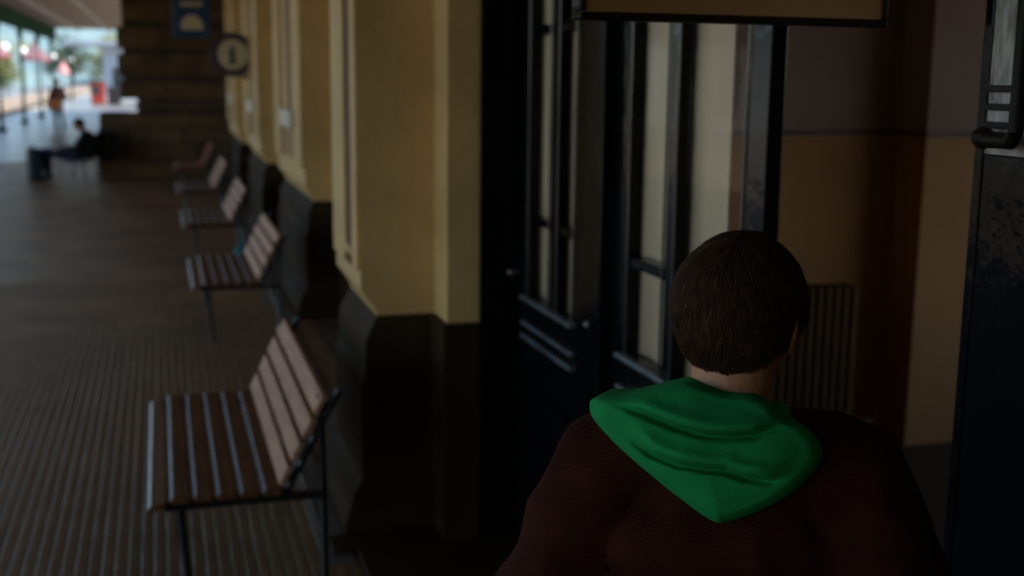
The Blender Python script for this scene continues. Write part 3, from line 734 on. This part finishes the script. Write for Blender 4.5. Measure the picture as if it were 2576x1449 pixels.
# ---- travellers far along the platform
def figure(label, loc, rotz, J, clothes, voxel=.012, hairm='hair', seated=False):
    p = thing('person', label, 'person', loc, rotz)
    b = MB(); hd_ = Vector(J['head'])
    ell(b, hd_, (.075, .092, .11)); cap(b, J['neck'], hd_, .052, .05); cap(b, hd_+Vector((0, .09, -.01)), hd_+Vector((0, .108, -.025)), .012, .014)
    for s_ in (-1, 1): ell(b, hd_+Vector((s_*.078, 0, -.01)), (.012, .02, .03))
    ch, hi = Vector(J['chest']), Vector(J['hip'])
    for t in (0, .33, .66, 1): q = hi.lerp(ch, t); ell(b, q, (.15+.02*t, .11, .12))
    cap(b, ch+Vector((-.13, 0, .10)), ch+Vector((.13, 0, .10)), .06, .06); cap(b, ch, J['neck'], .07, .055)
    for s_, k in ((-1, 'L'), (1, 'R')):
        sh = ch+Vector((s_*.18, 0, .10)); el, wr = Vector(J['elbow'+k]), Vector(J['wrist'+k]); cap(b, sh, el, .05, .04); cap(b, el, wr, .04, .027); hand(b, wr, wr-el, -s_, 1.05)
        h_ = hi+Vector((s_*.09, 0, -.02)); kn, an = Vector(J['knee'+k]), Vector(J['ankle'+k]); cap(b, h_, kn, .085, .055); cap(b, kn, an, .052, .038); cap(b, an+Vector((0, -.03, -.04)), an+Vector((0, .15, -.05)), .036, .03)
    fuse('body', b, voxel, 3, M['skin'], p)
    def coat():
        b = MB()
        for t in (-.1, .2, .5, .8, 1): q = hi.lerp(ch, t); ell(b, q, (.20, .15, .13))
        cap(b, ch+Vector((-.15, 0, .09)), ch+Vector((.15, 0, .09)), .09, .09); cap(b, ch+Vector((0, 0, .1)), Vector(J['neck'])-Vector((0, 0, .04)), .10, .075)
        for s_, k in ((-1, 'L'), (1, 'R')):
            cap(b, ch+Vector((s_*.18, 0, .10)), J['elbow'+k], .075, .062); cap(b, J['elbow'+k], Vector(J['elbow'+k]).lerp(Vector(J['wrist'+k]), .9), .06, .045)
        return b
    fuse('jacket', coat(), voxel, 4, M[clothes[0]], p, lambda q: noise.noise(q*8)*.008)
    b = MB()
    for s_, k in ((-1, 'L'), (1, 'R')):
        h_ = hi+Vector((s_*.09, 0, -.02)); cap(b, h_, J['knee'+k], .105, .075); cap(b, J['knee'+k], Vector(J['ankle'+k]), .072, .056)
    ell(b, hi, (.175, .13, .12)); fuse('trousers', b, voxel, 3, M[clothes[1]], p)
    for k in ('L', 'R'):
        an = Vector(J['ankle'+k]); b = MB(); cap(b, an+Vector((0, -.05, -.045)), an+Vector((0, .17, -.06)), .048, .04); b.v = [(v[0], v[1], max(v[2], .003)) for v in b.v]; b.build('shoe', M['shoe'], p)
    b = MB(); vs = []; fs = []
    for u in UN:
        f = 1.0 if (u.z > -.15 or u.y < -.1) else .86
        vs.append(hd_+Vector((u.x*.088*f, (u.y*.10-.008)*f, u.z*.118*f+.01)))
    b.add(vs, UF, True); b.build('hair', M[hairm], p)
    return p
# standing traveller: faces away, one foot forward
J = dict(head=(0, .01, 1.68), neck=(0, 0, 1.52), chest=(0, 0, 1.30), hip=(0, 0, .96), elbowL=(-.27, -.03, 1.12), wristL=(-.25, .12, .92), elbowR=(.27, -.03, 1.12), wristR=(.22, .15, .98), kneeL=(-.09, .08, .52), ankleL=(-.08, .04, .09), kneeR=(.09, -.02, .52), ankleR=(.08, -.20, .10))
sp = figure('standing traveller in a dark maroon top with an orange bag, far down the platform', (-3.50, 45.2, 0), .5, J, ('maroon', 'navy'))
sp.scale = (1.02, 1.02, .99)
b = thing('shoulder_bag', 'orange brown shoulder bag held at the hip by the standing traveller', 'bag', (-3.62, 44.95, .66))
bb = MB().box((-.24, -.09, 0), (.24, .09, .38), .05); bb.build('body', M['orange'], b)
MB().tube([(-.2, 0, .36), (-.12, .03, .62), (.12, .05, .72), (.2, 0, .36)], .015, 8).build('strap', M['orange'], b)
# seated traveller leaning back on a metal seat, facing the tracks
J = dict(head=(0, -.17, 1.02), neck=(0, -.27, .90), chest=(0, -.30, .72), hip=(0, -.12, .48), elbowL=(-.26, -.16, .58), wristL=(-.16, .12, .58), elbowR=(.26, -.16, .58), wristR=(.16, .12, .58), kneeL=(-.10, .42, .52), ankleL=(-.11, .50, .10), kneeR=(.10, .40, .52), ankleR=(.11, .42, .10))
stn = figure('seated traveller in dark clothes resting beside the upright suitcase', (-1.62, 22.95, 0), math.radians(78), J, ('blackcloth', 'navy'))
stn.scale = (1.06, 1.06, 1.0)
t = thing('metal_seat', 'grey metal platform seat under the traveller by the stone wing', 'seat', (-1.48, 22.95, 0), math.radians(78))
MB().box((-.85, -.32, .36), (.30, .16, .385), .01).build('seat', M['grey'], t)
mb = MB().box((-.85, -.02, 0), (.30, .0, .52), .008); mb.v = [(v[0], v[1]-.33-v[2]*.42, .42+v[2]*.9) for v in mb.v]; mb.build('backrest', M['blackcloth'], t)
for x in (-.75, .2):
    MB().tube([(x, .12, .36), (x, .16, 0)], .02, 8).build('leg', M['grey'], t); MB().tube([(x, -.28, .36), (x, -.34, 0)], .02, 8).build('leg', M['grey'], t)
    MB().tube([(x, -.30, .36), (x, -.36, .44)], .018, 8).build('bracket', M['grey'], t)
cs = thing('suitcase', 'dark teal upright suitcase on the floor left of the seated traveller', 'suitcase', (-2.24, 22.9, 0), .25)
cs.scale = (.80, .72, 1.0)
MB().box((-.13, -.20, .06), (.13, .20, .60), .035).build('shell', M['case'], cs)
for k in range(3): MB().box((-.136, -.13+.1*k, .10), (-.129, -.08+.1*k, .56), .003).build('rib', M['case'], cs)
MB().tube([(-.02, -.1, .60), (-.02, -.1, .66), (-.02, .1, .66), (-.02, .1, .60)], .010, 8).build('handle', M['blackcloth'], cs)
for x in (-.09, .09):
    for y in (-.15, .15): MB().sph((x, y, .03), (.018, .03, .03), 12, 8).build('wheel', M['blackcloth'], cs)
tb = thing('travel_bag', 'black travel bag propped on the metal seat behind the seated traveller', 'bag', (-1.0, 22.85, .38), .1)
MB().box((-.16, -.28, 0), (.20, .28, .52), .09).build('body', M['blackcloth'], tb); MB().box((-.19, -.18, .08), (-.161, .18, .34), .01).build('pocket', M['navy'], tb)
MB().tube([(0, -.12, .5), (0, -.08, .62), (0, .08, .62), (0, .12, .5)], .015, 8).build('handle', M['blackcloth'], tb)
# figure cut by the left edge
J = dict(head=(0, .01, 1.68), neck=(0, 0, 1.52), chest=(0, 0, 1.30), hip=(0, 0, .96), elbowL=(-.27, -.03, 1.12), wristL=(-.25, .06, .90), elbowR=(.27, -.03, 1.12), wristR=(.25, .06, .90), kneeL=(-.09, .04, .52), ankleL=(-.09, 0, .09), kneeR=(.09, .02, .52), ankleR=(.09, -.05, .09))
figure('traveller in navy clothes cut off by the left edge of the photo', (-4.98, 38.6, 0), 2.0, J, ('navy', 'navy'))

# ================================================================ ACROSS THE TRACKS
ct = thing('vending_machine', 'red vending machine on the platform beyond the stone wing', 'machine', (-3.95, 84, 0))
MB().box((-.45, -.4, .0), (.45, .4, 1.42), .05).build('cabinet', M['red'], ct); MB().box((-.34, -.42, .6), (.12, -.401, 1.2), .01).build('window', M['window'], ct); MB().box((-.47, -.44, 1.422), (.47, .44, 1.52), .02).build('top', M['blackcloth'], ct)
ct = thing('litter_bin', 'dark square bin standing right of the red vending machine', 'bin', (-2.80, 80, 0))
MB().box((-.40, -.4, 0), (.40, .4, 1.15), .04).build('body', M['blackcloth'], ct); MB().box((-.36, -.42, .8), (.36, -.401, 1.0), .005).build('slot', M['shoe'], ct)
ct = thing('kiosk', 'pale kiosk with an overhanging roof at the end of the platform', 'kiosk', (-3.0, 90, 0))
MB().box((-.8, 0, 0), (3.4, 3, 3.9)).build('wall', M['whitepanel'], ct); MB().box((-3.4, -1, 3.9), (3.8, 4, 4.25), .03).build('roof', M['roof'], ct); MB().box((-.2, -.02, 1), (1.6, -.001, 2.4)).build('window', M['window'], ct)
MB().tube([(-3.0, .2, 0), (-3.0, .2, 3.9)], .07, 8).build('post', M['green'], ct)
# tracks
mb = MB().box((-11.8, -40, -1.34), (EDGE, 200, -1.05)); kind(mb.build('track_bed', M['ballast']), 'structure')
for cx, nm in ((-8.3, 0), (-10.5, 1)):
    tr = thing('railway_track', ('railway track beside the near platform edge', 'railway track beside the far platform')[nm], 'track', (cx, 0, 0))
    for s_ in (-1, 1):
        MB().box((s_*.75-.035, -40, -.99), (s_*.75+.035, 200, -.85), .01).build('rail', M['rail'], tr)
    sm_ = None
    for k in range(130):
        if sm_ is None: sm_ = MB().box((-1.2, 0, -1.04), (1.2, .22, -.99)); sm_ = sm_.mesh('sleeper'); sm_.materials.append(M['sleeper'])
        link('sleeper', sm_, tr, (0, 20+1.2*k, 0))
# far platform, its wall and building
kind(MB().box((-19, -40, -1.2), (FARE, 220, 0)).build('far_platform', M['farfloor']), 'structure')
kind(MB().box((FARE, -40, -1.2), (FARE+.1, 220, -.02)).build('far_platform_edge', M['pinkwall']), 'structure')
fb = thing('far_station_building', 'pale sunlit building with tall windows across the tracks', 'building', (-19, 60, 0))
MB().box((-6, -50, -.5), (0, 60, 4.4)).build('wall', M['palewall'], fb)
MB().prism([(-6.6, 4.4), (-3, 5.3), (.9, 4.4)], 'y', -51, 61).build('roof', M['roof'], fb)
for k in range(21):
    y = -48+5*k
    f = MB().box((.001, y, .8), (.08, y+1.6, 3.9), .02).build('window', M['window'], fb)
    MB().box((.081, y-.1, .65), (.2, y+1.7, .78)).build('sill', M['pinkwall'], f); MB().box((.081, y+.75, .8), (.11, y+.85, 3.9)).build('mullion', M['palewall'], f)
    MB().box((.001, y+2.4, -.4), (.22, y+3.6, 4.3), .03).build('pilaster', M['sagewall' if k % 3 == 0 else 'whitepanel'], fb)
# globe lamps
gl = thing('globe_lamp', 'white globe lamp on a green post at the far left across the tracks', 'lamp', (-12.4, 92, 0), 0, 'globe lamps on the far platform')
MB().tube([(0, 0, 0), (0, 0, .3), (0, 0, 3.6)], [.09, .06, .045], 10).build('post', M['green'], gl); MB().sph((0, 0, 3.96), .38, 18, 12).build('globe', M['globe'], gl)
for x, y, lb in ((-12.1, 106, 'white globe lamp left of the pair between the parasols'), (-12.2, 121, 'white globe lamp right of the pair between the parasols'), (-12.3, 155, 'white globe lamp right of the second parasol'), (-12.4, 186, 'farthest white globe lamp beside the pink parasol')):
    c = copy_tree(gl); c.location = (x, y, 0); c['label'] = lb
def parasol(label, loc, r, h, zb, m, m2):
    t = thing('parasol', label, 'parasol', loc, random.uniform(0, .5))
    n = 8; vs = [(0, 0, zb+h)]; fs = []
    for i in range(n): vs.append((r*math.cos(2*math.pi*i/n), r*math.sin(2*math.pi*i/n), zb))
    for i in range(n): vs.append((r*.97*math.cos(2*math.pi*i/n), r*.97*math.sin(2*math.pi*i/n), zb-.02))
    vs.append((0, 0, zb+h-.05))
    for i in range(n): fs += [(0, 1+i, 1+(i+1) % n), (2*n+1, 1+n+(i+1) % n, 1+n+i), (1+i, 1+n+i, 1+n+(i+1) % n, 1+(i+1) % n)]
    MB().add(vs, fs).build('canopy', m, t)
    vs = []; fs = []
    for i in range(n):
        a = 2*math.pi*i/n
        for rr_, z in ((r, zb-.001), (r, zb-.18), (r-.02, zb-.18), (r-.02, zb-.001)): vs.append((rr_*math.cos(a), rr_*math.sin(a), z))
    for i in range(n):
        for k in range(4): fs.append((i*4+k, i*4+(k+1) % 4, ((i+1) % n)*4+(k+1) % 4, ((i+1) % n)*4+k))
    MB().add(vs, fs).build('valance', m2, t)
    MB().tube([(0, 0, 0), (0, 0, zb+h)], .05, 8).build('pole', M['signframe'], t); MB().tube([(0, 0, 0), (0, 0, .12)], .35, 12).build('base', M['stone'], t)
    MB().tube([(0, 0, zb+h-.1), (0, 0, zb+h+.35)], [.22, .05], 8).build('finial', M['signblue'], t)
parasol('large mauve parasol with a red edge nearest the left of the photo', (-12.5, 99, 0), 1.75, 2.1, 3.25, M['parasol'], M['parasol_r'])
parasol('smaller mauve parasol right of the large one', (-12.4, 134, 0), 1.6, 1.6, 3.4, M['parasol'], M['parasol_r'])
parasol('small pink parasol right of the two mauve ones', (-12.3, 170, 0), .85, 1.6, 2.1, M['pink'], M['pink'])
parasol('yellow parasol half hidden behind the smaller mauve one', (-12.5, 146, 0), .7, .6, 3.6, M['yellow'], M['yellow'])
# trees
def leafmesh(name, n, R, m, size):
    vs = []; fs = []; rr = random.Random(len(name)*7+n)
    cl = [Vector((rr.gauss(0, .45)*R[0], rr.gauss(0, .45)*R[1], rr.gauss(0, .42)*R[2])) for _ in range(26)]
    for _ in range(n):
        c = rr.choice(cl)+Vector((rr.gauss(0, .2)*R[0], rr.gauss(0, .2)*R[1], rr.gauss(0, .18)*R[2]))
        a = Vector((rr.gauss(0, 1), rr.gauss(0, 1), rr.gauss(0, 1))).normalized(); b_ = a.cross(Vector((rr.gauss(0, 1), rr.gauss(0, 1), rr.gauss(0, 1)))).normalized(); s_ = size*rr.uniform(.6, 1.4)
        o = len(vs); vs += [c-a*s_, c+b_*s_*.5, c+a*s_, c-b_*s_*.5]; fs.append((o, o+1, o+2, o+3))
    me = bpy.data.meshes.new(name); me.from_pydata(vs, [], fs); me.materials.append(m); return me
lm = [leafmesh('crown', 6000, (4.2, 4.2, 3.6), M['leaf'], .22), leafmesh('crowns', 6000, (4.5, 4.5, 4.0), M['leaf2'], .22)]
trees = [(-24, 205, 4, 1, 1.05, 'yellow green tree behind the gap between the mauve parasols'), (-16, 245, 5, 0, 1.0, 'tall green tree directly over the pink parasol'), (1, 240, 5, 0, 1.15, 'green tree behind the pale kiosk'), (-9, 300, 5, 1, 1.3, 'pale green tree farthest away down the line')]
for x, y, zc, k, sc_, lb in trees:
    t = thing('broadleaf_tree', lb, 'tree', (x, y, -1.3), random.uniform(0, 6), 'trees beyond the station'); t.scale = (sc_,)*3
    MB().tube([(0, 0, 0), (.1, .1, 2), (0, .2, 4), (.3, 0, 6.5)], [.32, .25, .18, .06], 9).build('trunk', M['bark'], t)
    for q in range(4):
        a = q*1.6; MB().tube([(0, 0, 2.6+q*.5), (1.6*math.cos(a), 1.6*math.sin(a), 4.6+q*.4)], [.10, .03], 6).build('limb', M['bark'], t)
    link('crown', lm[k], t, (0, 0, zc+.6))
# hills
vs = []; fs = []; NX, NY = 80, 14
for j in range(NY+1):
    for i in range(NX+1):
        x = -420+840*i/NX; y = 300+500*j/NY; t = j/NY
        z = -1.4+(84*math.sin(min(1, t*1.3)*math.pi/2))*(.55+.45*noise.noise(Vector((x*.006, y*.004, 2))))*(1.0 if x > -60 else max(.12, 1+(x+60)/70))
        vs.append((x, y, max(-1.4, z)+(noise.noise(Vector((x*.05, y*.05, 0)))*4 if j else 0)))
for j in range(NY):
    for i in range(NX): fs.append((j*(NX+1)+i, j*(NX+1)+i+1, (j+1)*(NX+1)+i+1, (j+1)*(NX+1)+i))
kind(MB().add(vs, fs, True).build('hills', M['hill']), 'structure')
